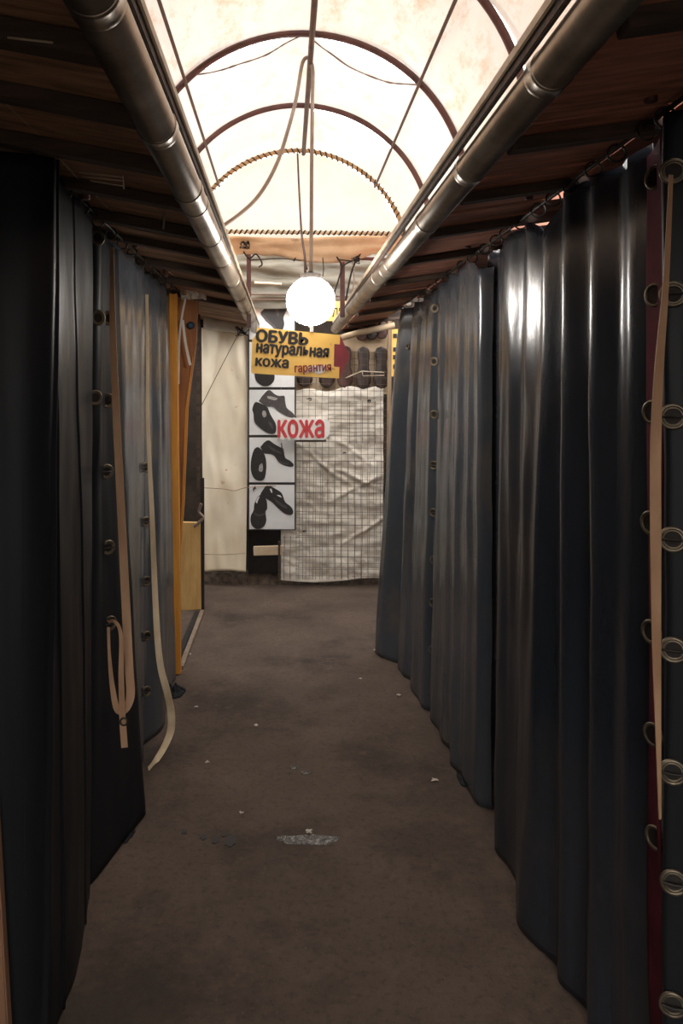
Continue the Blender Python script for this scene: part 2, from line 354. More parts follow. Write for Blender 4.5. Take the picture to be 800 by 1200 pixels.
# ---------------------------------------------------------------- arched canopy
CX, CZ, R = .065, H+.80, .685
HY = [.79, 1.58, 2.375, 3.17, 3.96, 4.70]
def arc(th, r=R): return (CX+r*math.cos(th), CZ+r*math.sin(th))
def hoop(y, i, wrapped=False):
    pts = []
    for k in range(49):
        th = math.pi*k/48
        x, z = arc(th); pts.append((x, y, z))
    pts = [(CX+R, y, CZ-.2)]+pts+[(CX-R, y, CZ-.2)]
    lab = ['maroon painted canopy hoop almost overhead, outside the top of the photo','second maroon painted canopy hoop, overhead','maroon hoop cut off by the top right of the photo','maroon canopy hoop crossing just above the cable loop','maroon canopy hoop between the cable loop and the wrapped hoop','farthest canopy hoop, wrapped in tan tape with black bands'][i]
    if not wrapped:
        MB().tube(pts, .0135, 10).build('canopy_hoop', M['hoop'], smooth=True, origin=(CX, y, CZ), label=lab, cat='hoop', group='canopy hoops'); return
    root = empty('canopy_hoop', (CX, y, CZ), lab, 'hoop', 'canopy hoops')
    MB().tube(pts, .012, 10).build('hoop_tube', M['rope'], root, smooth=True)
    mb = MB(); q = []
    n = 62; st = 14
    for k in range(n*st+1):
        th = math.pi*k/(n*st); a = 2*math.pi*k/st
        rr = R+.0135*math.cos(a); q.append((CX+rr*math.cos(th), y+.0135*math.sin(a), CZ+rr*math.sin(th)))
    mb.tube(q, .004, 5).build('wrapping_cord', M['cord'], root, smooth=True)
for i, y in enumerate(HY):
    hoop(y, i, i == 5)
for th, y1, lab in ((math.pi*.48, 4.7, 'rusty ridge rod running along the top of the canopy'), (math.pi*.245, 4.7, 'rusty rod along the right flank of the canopy'), (math.pi*.752, 4.7, 'rusty rod along the left flank of the canopy')):
    x, z = arc(th, R-.018)
    MB().tube([(x, Y0, z), (x, 1.5, z-.004), (x, 3, z), (x, y1, z)], .0125 if 'ridge' in lab else .007, 8).build('canopy_rod', M['rod'], smooth=True, origin=(x, 2, z), label=lab, cat='rod')
def sheet(y0, y1, lab, gapf=None, seed=0):
    cm = 'canopy' if seed < 5 else 'canopy_clean'
    def fn(u, v):
        th = math.radians(-14+208*u); g = gapf(u) if gapf else 0
        y = y0+g+(y1-y0-g)*v
        s = math.sin(math.pi*v)
        r = R+.016-.035*s*abs(math.sin(3*th+seed))*.6-.012*noise.noise(Vector((u*9, y*3, seed)))
        r += .012*noise.noise(Vector((u*30, y*6, seed+4)))*(1-abs(2*v-1))
        if g > 0: r += -.02*(g/.18)*(1-v)
        x, z = arc(th, r)
        return Vector((x, y, z))
    o = MB().grid(fn, 90, 26).build('canopy_sheet', M[cm], smooth=True, label=lab, cat='canopy sheet', group='canopy sheets')
    if seed in (3, 5):
        q = []
        for k in range(161):
            p = fn(.12+.76*k/160, 1.0 if seed == 3 else 0.0)
            n_ = noise.noise(p*7); q.append(p+Vector((CX-p.x, 0, CZ-p.z)).normalized()*(.012+.008*n_)+Vector((0, (-.03-.025*n_) if seed == 3 else .004, 0)))
        MB().tube(q, [.0022+.0035*abs(noise.noise(p*19)) for p in q], 5).build('frayed_hem', M['rod'], o, smooth=True)
def g2(u):   # crescents open to the sky behind the fourth hoop
    a = math.degrees(0)+(-14+208*u)
    return (.20*max(0, math.sin(math.pi*(a-44)/44)) if 44 < a < 88 else 0)+(.13*max(0, math.sin(math.pi*(a-90)/40)) if 90 < a < 130 else 0)
def g3(u):
    a = -14+208*u
    return (.26*max(0, math.sin(math.pi*(a-42)/44))**.8 if 42 < a < 86 else 0)+(.03*max(0, math.sin(math.pi*(a-88)/30)) if 88 < a < 118 else 0)
sheet(Y0, 1.58, 'nearest stretch of stained translucent canopy tarp, directly overhead', None, 1)
sheet(1.58, 2.375, 'stained cream canopy tarp at the very top of the photo', None, 2)
sheet(2.375, 3.20, 'stained cream canopy tarp with a frayed edge, in front of the fourth hoop', None, 3)
sheet(3.19, 3.98, 'cream canopy tarp behind the larger pair of white sky gaps', g2, 5)
sheet(3.97, 4.72, 'farthest cream canopy tarp, reaching the tape-wrapped hoop', g3, 8)
# end sheet (half disc)
def fe(u, v):
    th = math.pi*u; rr = (R-.004)*v
    zb = H+.985
    x = CX+rr*math.cos(th); z = CZ+rr*math.sin(th); z = max(z, zb-.03*(1-v))
    return Vector((x, 4.735+.02*noise.noise(Vector((x*3, z*3, 0))), z))
MB().grid(fe, 48, 14).build('canopy_end_sheet', M['canopy_end'], smooth=True, label='white half-round end sheet closing the arched canopy', cat='canopy sheet')
# wrapped base bar
root = empty('wrapped_bar', (CX, 4.70, H+.985), 'straight bar bound with a black and pale spiral below the white end sheet', 'bar')
MB().tube([(CX-.62, 4.69, H+.99), (CX+.66, 4.69, H+.975)], .009, 10).build('bar', M['strap_pale'], root, smooth=True)
q = []
for k in range(40*12+1):
    t = k/(40*12); a = 2*math.pi*k/12; q.append((CX-.62+1.28*t, 4.69+.0105*math.sin(a), H+.99-.015*t+.0105*math.cos(a)))
MB().tube(q, .005, 5).build('spiral_cord', M['cord'], root, smooth=True)
# tan plastic under the bar, rusty angle beam, posts
def ft(u, v):
    x = -.42+1.2*u; sag = .05*math.sin(math.pi*min(1, max(0, (u-.3)/.5)))
    return Vector((x, 4.76+.02*noise.noise(Vector((x*4, v*4, 1)))+.05*v, H+.98-(.115+sag)*v+.012*noise.noise(Vector((x*6, v*5, 7)))))
MB().grid(ft, 60, 10).build('tan_sheet', M['tan_sheet'], smooth=True, solid=.002, label='stained tan plastic sheet stretched below the wrapped bar', cat='sheet')
MB().tube(catmull([P(262,291,4.86), P(320,289,4.86), P(360,287,4.86), P(382,295,4.86), P(402,301,4.86), P(455,304,4.86)], 5), .013, 8).build('rusty_beam', M['hoop'], smooth=True, origin=P(360,290,4.86), label='kinked dark red-brown beam under the tan plastic sheet', cat='beam')
MB().beam(P(291.5,292,4.9), P(291.5,384,4.9), .028, .028, up=(0,1,0)).build('steel_post', M['hoop'], origin=P(291,384,4.9), label='red-brown hanger post beside the end of the left pipe, above the yellow sign', cat='post')
MB().beam(P(401,302,4.92), P(401,372,4.92), .03, .03, up=(0,1,0)).build('steel_post', M['hoop'], origin=P(401,372,4.92), label='red-brown hanger post right of the lit globe', cat='post')
MB().beam(P(425,276,4.84), P(417,302,4.84), .02, .016, up=(0,1,0)).build('strut', M['wood_dark'], origin=P(420,290,4.84), label='short slanted dark strut hooked on the wrapped bar', cat='strut')
# olive tarp behind
def fg(u, v):
    p = P(232+250*u, 296+66*v, 6.6)
    return p+Vector((0, .06*noise.noise(Vector((u*4, v*7, 3)))+.03*noise.noise(Vector((u*12, v*20, 5))), 0))
MB().grid(fg, 60, 24).build('olive_tarp', M['tarp_green'], smooth=True, solid=.002, label='creased olive-grey tarp hanging behind the lit globe', cat='tarp')
for k, (py, col, lab) in enumerate(((345, 'wood_dark', 'upper of two dark rods below the olive-grey tarp'), (351, 'wood_dark', 'lower of two dark rods below the olive-grey tarp'))):
    MB().tube([P(292, py, 6.5), P(350, py+.5, 6.5), P(415, py+3, 6.5)], .008, 8).build('thin_rod', M[col], smooth=True, origin=P(350, py, 6.5), label=lab, cat='rod')
MB().tube([P(298,331,6.45), P(330,333,6.45)], .010, 8).build('short_tube', M['pale_trim'], smooth=True, origin=P(314,332,6.45), label='short pale tube in front of the olive-grey tarp', cat='tube')
# black wires tangled on the beam
def wire(pts, r, lab, m='cord', n=6):
    MB().tube(catmull(pts, n), r, 5).build('loose_wire', M[m], smooth=True, origin=pts[0], label=lab, cat='wire')
wire([P(292,305,4.8), P(330,303,4.82), P(352,305,4.8), P(380,303,4.82), P(412,306,4.8)], .004, 'thin dark wire strung level above the lit globe')
wire([P(285,295,4.8), P(292,303,4.8), P(300,298,4.8), P(307,309,4.8), P(303,313,4.8)], .005, 'black wire end curling off the beam near the left pipe')
wire([P(378,302,4.8), P(379,315,4.8), P(378,324,4.8)], .003, 'thin black wire end hanging just right of the lamp cables')
wire([P(394,300,4.8), P(400,312,4.8), P(397,326,4.8), P(391,345,4.8)], .005, 'black wire drooping down the left of the right-hand post')
wire([P(419,300,4.8), P(412,318,4.8), P(408,336,4.8), P(405,352,4.8)], .006, 'thick black wire slanting down right of the post')
wire([P(412,302,4.8), P(415,325,4.8), P(413,340,4.8)], .004, 'pale wire end hanging right of the post', 'cable')
wire([P(344,306,4.8), P(349,299,4.8), P(356,305,4.8), P(360,316,4.8)], .0045, 'black wire loop twisted round the lamp cables')
wire([P(425,292,4.8), P(418,303,4.8), P(404,310,4.8), P(398,322,4.8)], .005, 'black wire slung from strut to post')
def tangle(px, py, d, lab, n=26, s=.035, seed=1):
    rnd = random.Random(seed); c = P(px, py, d); pts = [c+Vector((rnd.uniform(-s,s), rnd.uniform(-s,s)*.5, rnd.uniform(-s,s)*.7)) for _ in range(n)]
    MB().tube(catmull(pts, 4), .0028, 5).build('wire_tangle', M['cord'], smooth=True, origin=c, label=lab, cat='wire')
tangle(287, 287, 4.78, 'knot of black wire on the beam near the left pipe', seed=3)
tangle(418, 305, 4.82, 'knot of black wire below the slanted strut', seed=6, s=.03)
# ---------------------------------------------------------------- globe lamp
GD = 3.4; gc = P(364, 353, GD); gr = 28.6/F*GD
root = empty('globe_lamp', gc, 'lit white globe lamp hanging in the middle of the passage', 'lamp')
mb = MB(); bmesh.ops.create_uvsphere(mb.bm, u_segments=48, v_segments=32, radius=gr); bmesh.ops.translate(mb.bm, vec=gc, verts=mb.bm.verts)
mb.build('globe', M['globe'], root, smooth=True)
top = gc+Vector((0, 0, gr))
MB().tube([top+Vector((0,0,-.012)), top+Vector((0,0,.010)), top+Vector((0,0,.014))], [.046,.046,.040], 32).build('cap', M['cap'], root, smooth=False)
MB().tube([top+Vector((0,0,.012)), top+Vector((0,0,.024))], .012, 12).build('cable_gland', M['cap'], root)
MB().tube([gc-Vector((0,0,gr-.004)), gc-Vector((0,0,gr+.006))], .010, 12).build('bottom_boss', M['strap_pale'], root)
ridge = arc(math.pi*.48, R-.018)
pts = [top+Vector((.002,0,.02)), P(364.5,300,GD), P(365,200,GD), P(366,120,GD), P(366.5,85,GD), P(364,72,GD), P(360,67.5,GD), P(355.5,71,GD), P(352.5,82,GD),
       P(347,115,GD-.02), P(338,150,GD-.05), P(325,190,GD-.08), P(308,222,GD-.10), P(290,243,GD-.12), P(262,264,GD-.14), P(240,272,GD-.1)]
MB().tube(catmull(pts, 8), .0085, 10).build('power_cable', M['cable'], smooth=True, origin=top, label='thick grey cable looped over the ridge and feeding the globe lamp', cat='cable')
pts = [P(357.5,322,GD), P(357,300,GD+.1), P(353,270,3.9), P(350,215,4.4), P(348.5,180,4.66)]
MB().tube(catmull(pts, 6), .0055, 8).build('rope', M['rod'], smooth=True, origin=P(357,320,GD), label='thin brown rope running from the wrapped hoop down to the globe lamp', cat='rope')
MB().tube([(P(361,68,GD).x, GD, ridge[1]), (P(361,68,GD).x, GD, H+(461-68)/F*GD)], .003, 6).build('hanger_wire', M['cord'], origin=P(361,68,GD), label='short wire tying the cable loop to the ridge rod', cat='wire')
# ---------------------------------------------------------------- yellow sign
SD = 5.4
def SP(px, py, dd=0): return P(px, py, SD)+Vector((0, dd, 0))
root = empty('shop_sign', SP(346, 414), 'yellow arrow-ended board lettered in black hung below the globe lamp', 'sign')
mb = MB(); mb.poly([SP(301,383.5), SP(350,388), SP(398.5,392.5), SP(398,403.5), SP(391.5,403), SP(391,429.5), SP(397.5,430), SP(397,443.5), SP(345,440.5), SP(295,437.5), SP(294,435), SP(295.5,398), SP(300,392)], (0,.012,0)); mb.build('board', M['yellow'], root)
mb = MB(); mb.poly([SP(398.2,392.5), SP(409.5,417), SP(397.3,443.5), SP(397.6,430.2), SP(391.2,429.7), SP(391.7,403.2), SP(398.2,403.7)], (0,.011,0)); mb.build('arrow_tip', M['red_ink'], root)
def stext(nm, s, x0, x1, y0, y1, ang, m, bold=.02):
    c = SP((x0+x1)/2, (y0+y1)/2, -.0005); k = SD/F
    text(nm, s, c, (x1-x0)*k, (y1-y0)*k, m, root, Matrix.Rotation(math.radians(ang), 3, 'Y'), bold)
stext('lettering', 'ОБУВЬ', 299.5, 361.5, 387.5, 403, 4.2, M['black_ink'], .06)
stext('lettering', 'натуральная', 299.8, 385.5, 404.8, 420.5, 4.2, M['black_ink'], .055)
stext('lettering', 'кожа', 299, 338.5, 420, 430.5, 4, M['black_ink'], .045)
mb = MB(); mb.poly([SP(357,437,-.002), SP(364,428,-.002), SP(373,429,-.002), SP(382,427,-.002), SP(381,436,-.002), SP(372,439,-.002), SP(368,436,-.002)], (0,.002,0)); mb.build('paper_patch', M['white_board'], root, label='torn white paper patch')
text('lettering', 'гарантия', SP(366.5, 433, -.004), 43*SD/F, 11*SD/F, M['red_ink'], root, Matrix.Rotation(math.radians(-2.5), 3, 'Y'), .03)
for a, b in ((300, 372), (396, 385)):
    MB().tube([SP(a, 392 if a < 350 else 396, .006), SP(a, b, .006)], .002, 5).build('hanging_wire', M['hook'], root)
MB().tube([SP(365,389,-.004), SP(365,384,-.004)], .012, 12).build('clip', M['white_board'], root)
# ---------------------------------------------------------------- back wall items
BD = 6.86
def BP(px, py, d=BD): return P(px, py, d)
# cream tarp
def fc(u, v):
    x0 = 236+1.5*v; x1 = 291-3*v**2; p = BP(x0+(x1-x0)*u, 384+286*v-1.5*math.sin(3*u), 6.74)
    f = .03*noise.noise(Vector((u*2.2+v*1.5, v*3, 2)))+.014*noise.noise(Vector((u*5-v*3, v*7, 9)))
    f += .02*math.exp(-((u-.25-.5*(.2-v)*2)/.1)**2)*(1 if v < .45 else math.exp(-(v-.45)*10))
    return p+Vector((0, -f, 0))
MB().grid(fc, 40, 110).build('cream_tarp', M['cream'], smooth=True, solid=.003, label='cream tarp hanging over the back wall left of the shoe posters', cat='tarp')
MB().tube([BP(237,649.5,6.70), BP(262,650,6.69), BP(287,648.5,6.70)], .0025, 5).build('hem_cord', M['strap'], smooth=True, origin=BP(262,650,6.7), label='stitched seam line low on the cream tarp', cat='cord')
MB().tube(catmull([BP(236,571.5,6.66), BP(262,573,6.64), BP(275,575,6.64), BP(292,571,6.66), BP(345,568,6.7)], 5), .003, 5).build('twine', M['strap'], smooth=True, origin=BP(262,573,6.6), label='twine stretched across the cream tarp and lowest posters', cat='twine')
wire([BP(281,388,6.5), BP(259,430,6.5), BP(236,475,6.5)], .003, 'thin dark wire slanting across the top of the cream tarp')
tangle(284, 388, 6.5, 'knot of dark wire at the top corner of the cream tarp', seed=11, s=.06)
# rolled plastic above it
def fr_(u, v):
    a = 2*math.pi*v; x = 239+52*u; r = (7.5+1.2*noise.noise(Vector((u*6, math.cos(a), math.sin(a)))))/F*6.6
    c = BP(x, 378+7*u, 6.6)
    return c+Vector((0, r*math.cos(a), r*math.sin(a)))
MB().grid(fr_, 30, 18).build('rolled_plastic', M['white_board'], smooth=True, label='rolled pale plastic above the cream tarp', cat='roll')
MB().beam(BP(232,366,6.35), Vector((BP(233,600,6.35).x, 6.35, .0)), .032, .03, up=(0,1,0)).build('dark_post', M['wood_dark'], origin=BP(232,600,6.35), label='dark upright post at the left edge of the cream tarp', cat='post')
MB().beam(BP(456.5,374,6.62), Vector((BP(454,682,6.62).x, 6.62, 0)), .034, .03, up=(0,1,0)).build('timber_post', M['oldtimber'], origin=BP(454,680,6.62), label='weathered pale timber upright at the right side of the wire mesh', cat='post')
MB().tube([BP(392,398,6.3), BP(420,390,6.3), BP(462,381,6.3)], .026, 12).build('wooden_pole', M['shelf'], smooth=True, origin=BP(420,390,6.3), label='pale round pole crossing above the hanging shoes', cat='pole')
# posters
def poster(y0, y1, lab):
    root = empty('shoe_poster', BP(318.5, y1, 6.68), lab, 'poster', 'shoe posters')
    c0, c1 = BP(290.5, y0, 6.68), BP(346.5, y1, 6.68)
    MB().poly([(c0.x, 6.688, c0.z), (c1.x, 6.688, c0.z), (c1.x, 6.688, c1.z), (c0.x, 6.688, c1.z)], (0,.03,0)).build('backing_board', M['dark_frame'], root)
    a, b = BP(292, y0+1.3, 6.68), BP(345, y1-1.3, 6.68)
    MB().poly([(a.x, 6.682, a.z), (b.x, 6.682, a.z), (b.x, 6.682, b.z), (a.x, 6.682, b.z)], (0,.006,0)).build('photo_print', M['poster'], root)
    return root
def pr(root, name, pts, m, lay=1, sm=True):
    d = 6.681-.0015*lay; q = [Vector((x, y, 0)) for x, y in pts]
    if sm: q = catmull(q+[q[0]], 4)[:-1]
    MB().poly([P(v.x, v.y, d) for v in q], (0,.0012,0)).build(name, M[m], root)
p1 = poster(567, 621.5, 'lowest black and white shoe poster, showing open-toed sandals')
pr(p1, 'printed_shoe', [(306,577),(311,570),(315,569),(323,573),(330,578),(334,588),(341,594),(343.5,600),(341,603.5),(334,602),(326,596),(319,589),(313,585),(308,583),(305,580)], 'shoe_black', 2)
pr(p1, 'printed_shoe', [(302,582),(306,580),(312,586),(313,596),(311,600),(312,610),(309,617),(302,620),(296,617),(293.5,611),(294,604),(297,598),(298,590)], 'shoe_black', 3)
pr(p1, 'printed_opening', [(299.5,588),(302,583),(304,582),(302,587),(301,590)], 'poster', 4)
pr(p1, 'printed_opening', [(316,573),(318,573),(319,577),(317.5,577)], 'poster', 4)
pr(p1, 'printed_opening', [(324,580),(328,580.5),(330,583),(326,581.5)], 'poster', 4)
pr(p1, 'printed_highlight', [(298,601),(304,603),(310,601),(310,603),(304,605),(298,603)], 'shoe_mid', 4)
pr(p1, 'printed_highlight', [(320,583),(328,589),(336,594),(335,596),(326,591)], 'shoe_mid', 4)
pr(p1, 'printed_mark', [(296,573),(299,569),(300,573),(298,573),(297,577)], 'shoe_black', 2, False)
p2 = poster(511.5, 566.5, 'shoe poster second from the bottom, showing a pair of laced black shoes')
pr(p2, 'printed_shoe', [(305,524),(310,518),(315,516),(321,520),(328,524),(332,526),(334,536),(340,540),(344,544.5),(342,547),(335,546),(327,542),(321,534),(315,532),(309,531)], 'shoe_black', 2)
pr(p2, 'printed_shoe', [(298,526),(302,524),(307,528),(311,536),(312,548),(310,560),(305,563.5),(298,561),(294,552),(294,540),(296,531)], 'shoe_black', 3)
pr(p2, 'printed_lace', [(329,519),(330,519),(331,525),(333,530),(331.5,530),(329.6,525)], 'shoe_mid', 4, False)
pr(p2, 'printed_highlight', [(304,545),(307,543),(308,550),(306,553),(303,551)], 'shoe_lite', 4)
pr(p2, 'printed_highlight', [(313,521),(320,525),(329,530),(329,532),(319,528)], 'shoe_mid', 4)
pr(p2, 'printed_highlight', [(324,538),(332,542),(338,543),(336,545),(328,542)], 'shoe_mid', 4)
p3 = poster(455.5, 511, 'shoe poster behind the red lettered кожа board, showing brown-toned shoes')
pr(p3, 'printed_shoe', [(303,470),(308,463),(315,457),(322,462),(327,464),(333,464),(334,470),(336,478),(342,483),(345,487),(343,489.5),(336,488),(326,482),(320,477),(312,476)], 'shoe_mid', 2)
pr(p3, 'printed_shoe', [(297,474),(300,471),(308,474),(313,477),(317,486),(323,497),(323,506),(319,508.5),(311,506),(303,500),(298,494),(297,485),(295.5,480)], 'shoe_black', 3)
pr(p3, 'printed_highlight', [(308,481),(311,482),(312,487),(309,489),(307,485)], 'shoe_lite', 4)
pr(p3, 'printed_highlight', [(313,464),(320,465),(325,467),(322,469),(314,467)], 'shoe_lite', 4)
pr(p3, 'printed_highlight', [(314,493),(319,497),(320,503),(316,499)], 'shoe_mid', 4)
p4 = poster(399.5, 455, 'shoe poster mostly hidden behind the yellow sign, a dark toe at its foot')
pr(p4, 'printed_shoe', [(299,425),(308,420),(316,425),(321,436),(321,446),(315,452),(307,452),(300,446),(298,436)], 'shoe_black', 2)
p5 = poster(344, 399, 'topmost shoe poster above the yellow sign, showing an ankle boot')
pr(p5, 'printed_boot', [(305,366),(313,359),(321,353),(331,361),(335.5,363),(332,372),(333,380),(330,387),(322,384),(314,375),(307,371)], 'shoe_black', 2)
pr(p5, 'printed_boot_sole', [(305,368),(309,369),(326,386),(322,386),(311,376)], 'shoe_mid', 3, False)
pr(p5, 'printed_highlight', [(322,359),(327,363),(326,371),(323,366)], 'shoe_mid', 3)
# opening and timber under the posters
MB().poly([BP(291,622,6.84), BP(331,622,6.84), BP(331,672,6.84), BP(291,672,6.84)], (0,.05,0)).build('recess_shade_panel', M['cord'], origin=BP(311,672,6.86), label='black panel standing in for the shade of a recess under the lowest shoe poster', cat='shade_panel')  # flat black panel stands for the shade inside the opening
MB().beam(BP(297,645.5,6.70), BP(331,644.5,6.70), .05, .075).build('timber_offcut', M['shelf'], origin=BP(314,645,6.7), label='short pale timber piece below the lowest shoe poster', cat='timber')
MB().beam(BP(327,634,6.66), BP(327,683,6.66), .02, .02, up=(0,1,0)).build('mesh_stand', M['wood_dark'], origin=BP(327,683,6.66), label='short dark upright beside the lower corner of the white cloth', cat='post')
# kerb
def fk(u, v):
    x = -1.7+3.4*u; n = noise.noise(Vector((x*9, v*4, 0)))*.02+noise.noise(Vector((x*30, v*9, 3)))*.008
    return Vector((x, 6.92-.10*v, max(0, .10*(1-v**1.5)+n*(1-v)+.008*(v < .99))))
MB().grid(fk, 240, 8).build('trim_kerb', M['rubble'], smooth=False, kind='structure')
# cloth behind the mesh
def fcl(u, v):
    x0 = 329-0*v; px = x0+120*u; py = 455+225*v+2.5*math.sin(u*5)+(1-v)*2*math.sin(u*17)
    p = BP(px, py, 6.78)
    f = .022*noise.noise(Vector((u*2.5, v*14, 2)))+.012*noise.noise(Vector((u*7, v*30, 5)))+.006*noise.noise(Vector((u*25, v*50, 8)))
    for a0, b0, sl, wd, am in ((.55,.42,.55,.012,.028),(.62,.55,-.5,.010,.022),(.35,.36,.9,.014,.02),(.7,.78,-.6,.010,.03),(.5,.25,.8,.012,.016)):
        dd = (v-b0)-sl*(u-a0)*.5; e_ = math.exp(-((u-a0-.15)/.22)**2)
        f += am*e_*math.exp(-(dd/wd)**2)
    f += .006*math.sin(v*95+6*noise.noise(Vector((u*3, v*2, 4))))*max(0, noise.noise(Vector((u*2.2, v*3.1, 12)))+.25)
    return p+Vector((0, -f, 0))
MB().grid(fcl, 70, 150).build('white_cloth', M['cloth'], smooth=True, solid=.002, label='creased off-white cloth hanging behind the wire mesh', cat='cloth')
# mesh panel
mb = MB(); my = 6.66
def mw(a, b, r=.0023):
    pts = []
    for k in range(9):
        p = a.lerp(b, k/8); pts.append(p+Vector((.009*noise.noise(p*3), 0, .004*noise.noise(p*6+Vector((9,9,9))))))
    mb.tube(pts, r*.8, 4)
xs = [347+7.6*k for k in range(15)]; 
for x in xs: mw(BP(x, 412, my), BP(x, 679, my))
for k in range(36): mw(BP(346, 412+7.5*k, my), BP(454, 413+7.5*k+random.uniform(-.6,.6), my))
for k in range(7): mw(BP(333+7*k if k < 2 else 395+7.4*k, 628 if k < 2 else 470, my), BP(333+7*k if k < 2 else 395+7.4*k, 679 if k < 2 else 520, my), .003)
for k in range(14): mw(BP(331 if k > 9 else 385, 466+5*k if k < 10 else 630+11*(k-10), my), BP(440 if k < 10 else 350, 466+5*k if k < 10 else 630+11*(k-10), my), .0026)
for k in range(24): mw(BP(351+8.2*(k%13), 540, my+.01), BP(350+8.2*(k%13), 679, my+.01), .0022) if k < 13 else mw(BP(348, 540+12.5*(k-13), my+.01), BP(452, 541+12.5*(k-13), my+.01), .0022)
mb.build('wire_mesh_panel', M['wire'], smooth=False, origin=BP(400,679,my), label='square wire mesh panel in front of the white cloth', cat='wire mesh')
# black knots on mesh
for px, py, lab in ((362,468,'upper left'),(432,470,'upper right'),(403,532,'middle'),(356,622,'lower left')):
    tangle(px, py, my-.02, f'small dark wire twist on the mesh panel, {lab}', n=10, s=.022, seed=px)
# shelf behind shoes
MB().poly([BP(347,392,6.84), BP(458,392,6.84), BP(458,462,6.84), BP(347,462,6.84)], (0,.03,0)).build('display_board', M['shelf'], origin=BP(400,460,6.85), label='ecru backing board behind the hanging shoes', cat='board')
def shoe(px, py, m, lab, L=46, grp='shoes hanging behind the mesh', w=6.8):
    # toe-down shoe, sole to the viewer: outline loft from heel (top) to toe (bottom)
    root = empty('hanging_shoe', BP(px, py, 6.76), lab, 'shoe', grp)
    rings = 16; k = 6.76/F
    prof = [(0,.0),(.03,.55),(.1,.74),(.22,.78),(.36,.66),(.5,.68),(.64,.88),(.76,1.0),(.86,.95),(.94,.72),(.985,.38),(1,.0)]
    def hw(t):
        for (a, x), (b, y) in zip(prof, prof[1:]):
            if t <= b: return x+(y-x)*(t-a)/(b-a)
        return 0
    cx = BP(px, py, 6.76).x; zt = BP(px, py, 6.76).z
    def fn(u, v):
        s = .5-.5*math.cos(math.pi*u); a = 2*math.pi*v; h = hw(s)*w*k
        dep = .035+.03*math.exp(-((s-.2)/.25)**2)
        return Vector((cx+h*math.cos(a)+.002*math.sin(s*4), 6.79+(dep*math.sin(a) if math.sin(a) > 0 else .012*math.sin(a))*min(1, hw(s)*1.6), zt+L*k*(1-s)))
    MB().grid(fn, 24, 20).build('upper', M[m], root, smooth=True)
    def fs(u, v):
        s = .5-.5*math.cos(math.pi*u); h = hw(s)*w*k*.93
        return Vector((cx+h*(2*v-1)+.002*math.sin(s*4), 6.773+.006*abs(2*v-1), zt+L*k*(1-s)*.985+.004))
    MB().grid(fs, 20, 6).build('sole', M[m], root, smooth=True, solid=.006)
    return root
for x, y, m, lab in ((357,453.5,'shoe_leather','leftmost dark shoe hanging toe-down just right of the posters, partly behind the sign'),
                     (383,454.5,'shoe_leather','black shoe hanging toe-down below the red arrow tip'),
                     (404.5,455,'shoe_leather2','reddish brown shoe hanging toe-down behind the mesh'),
                     (426,456,'shoe_leather','wide dark shoe hanging toe-down behind the mesh, right of the reddish one'),
                     (447,456,'shoe_leather','dark shoe hanging toe-down beside the pale timber upright')):
    shoe(x, y, m, lab, L=50, w=9.5)
for x, y, m, lab in ((424,399,'shoe_leather2','leftmost shoe of the upper hanging row, under the pale pole'),
                     (436,398,'shoe_leather','middle shoe of the upper hanging row, under the pale pole'),
                     (448,397,'shoe_leather2','right-hand shoe of the upper hanging row, beside the timber upright')):
    shoe(x, y, m, lab, L=20, grp='shoes in the upper hanging row', w=6)
MB().tube([BP(405,443,my-.01), BP(424,435,my-.01), BP(425,435,my-.012), BP(450,436.5,my-.01), BP(450,440,my-.01), BP(425,440.5,my-.01), BP(424.5,436,my-.01)], .005, 6).build('bent_wire_handle', M['pale_trim'], smooth=True, origin=BP(437,438,my), label='pale bent wire loop on the mesh in front of the shoes', cat='wire loop')
# kozha board
root = empty('lettered_board', BP(355,503,6.58), 'small torn white board hand-lettered in red, reading кожа', 'sign')
mb = MB(); mb.poly([BP(324.5,490,6.58), BP(345,489.5,6.58), BP(383,491,6.58), BP(386.5,496,6.58), BP(386,509,6.58), BP(380,515.5,6.58), BP(346,515.5,6.58), BP(325,514.5,6.58)], (0,.012,0)); mb.build('board', M['white_board'], root)
text('lettering', 'кожа', BP(352.5,502.5,6.578), 55*6.58/F, 22*6.58/F, M['red_paint'], root, None, .035)
mb = MB(); mb.beam(BP(347,516.5,6.6), BP(382,516.5,6.6), .02, .02); mb.build('batten', M['wood_dark'], root)
# small yellow signs
root = empty('yellow_sign_fragment', BP(396,364,6.4), 'yellow sign partly hidden between the globe lamp and the right pipe', 'sign')
MB().poly([BP(382,353,6.4), BP(416,353,6.4), BP(416,376,6.4), BP(382,376,6.4)], (0,.012,0)).build('board', M['yellow'], root)
text('lettering', 'ЛИ', BP(396,366,6.398), 14*6.4/F, 11*6.4/F, M['black_ink'], root, None, .02)
root = empty('yellow_sign_strip', BP(466,440,6.7), 'narrow yellow sign half hidden behind the far end of the right curtain', 'sign')
MB().poly([BP(459,386,6.7), BP(472,385,6.7), BP(472,442,6.7), BP(458,441,6.7)], (0,.015,0)).build('board', M['yellow'], root)
for a in (391, 407, 416, 427): MB().poly([BP(460.5,a,6.695), BP(465,a,6.695), BP(465,a+5,6.695), BP(460.5,a+5,6.695)], (0,.004,0)).build('printed_mark', M['black_ink'], root)
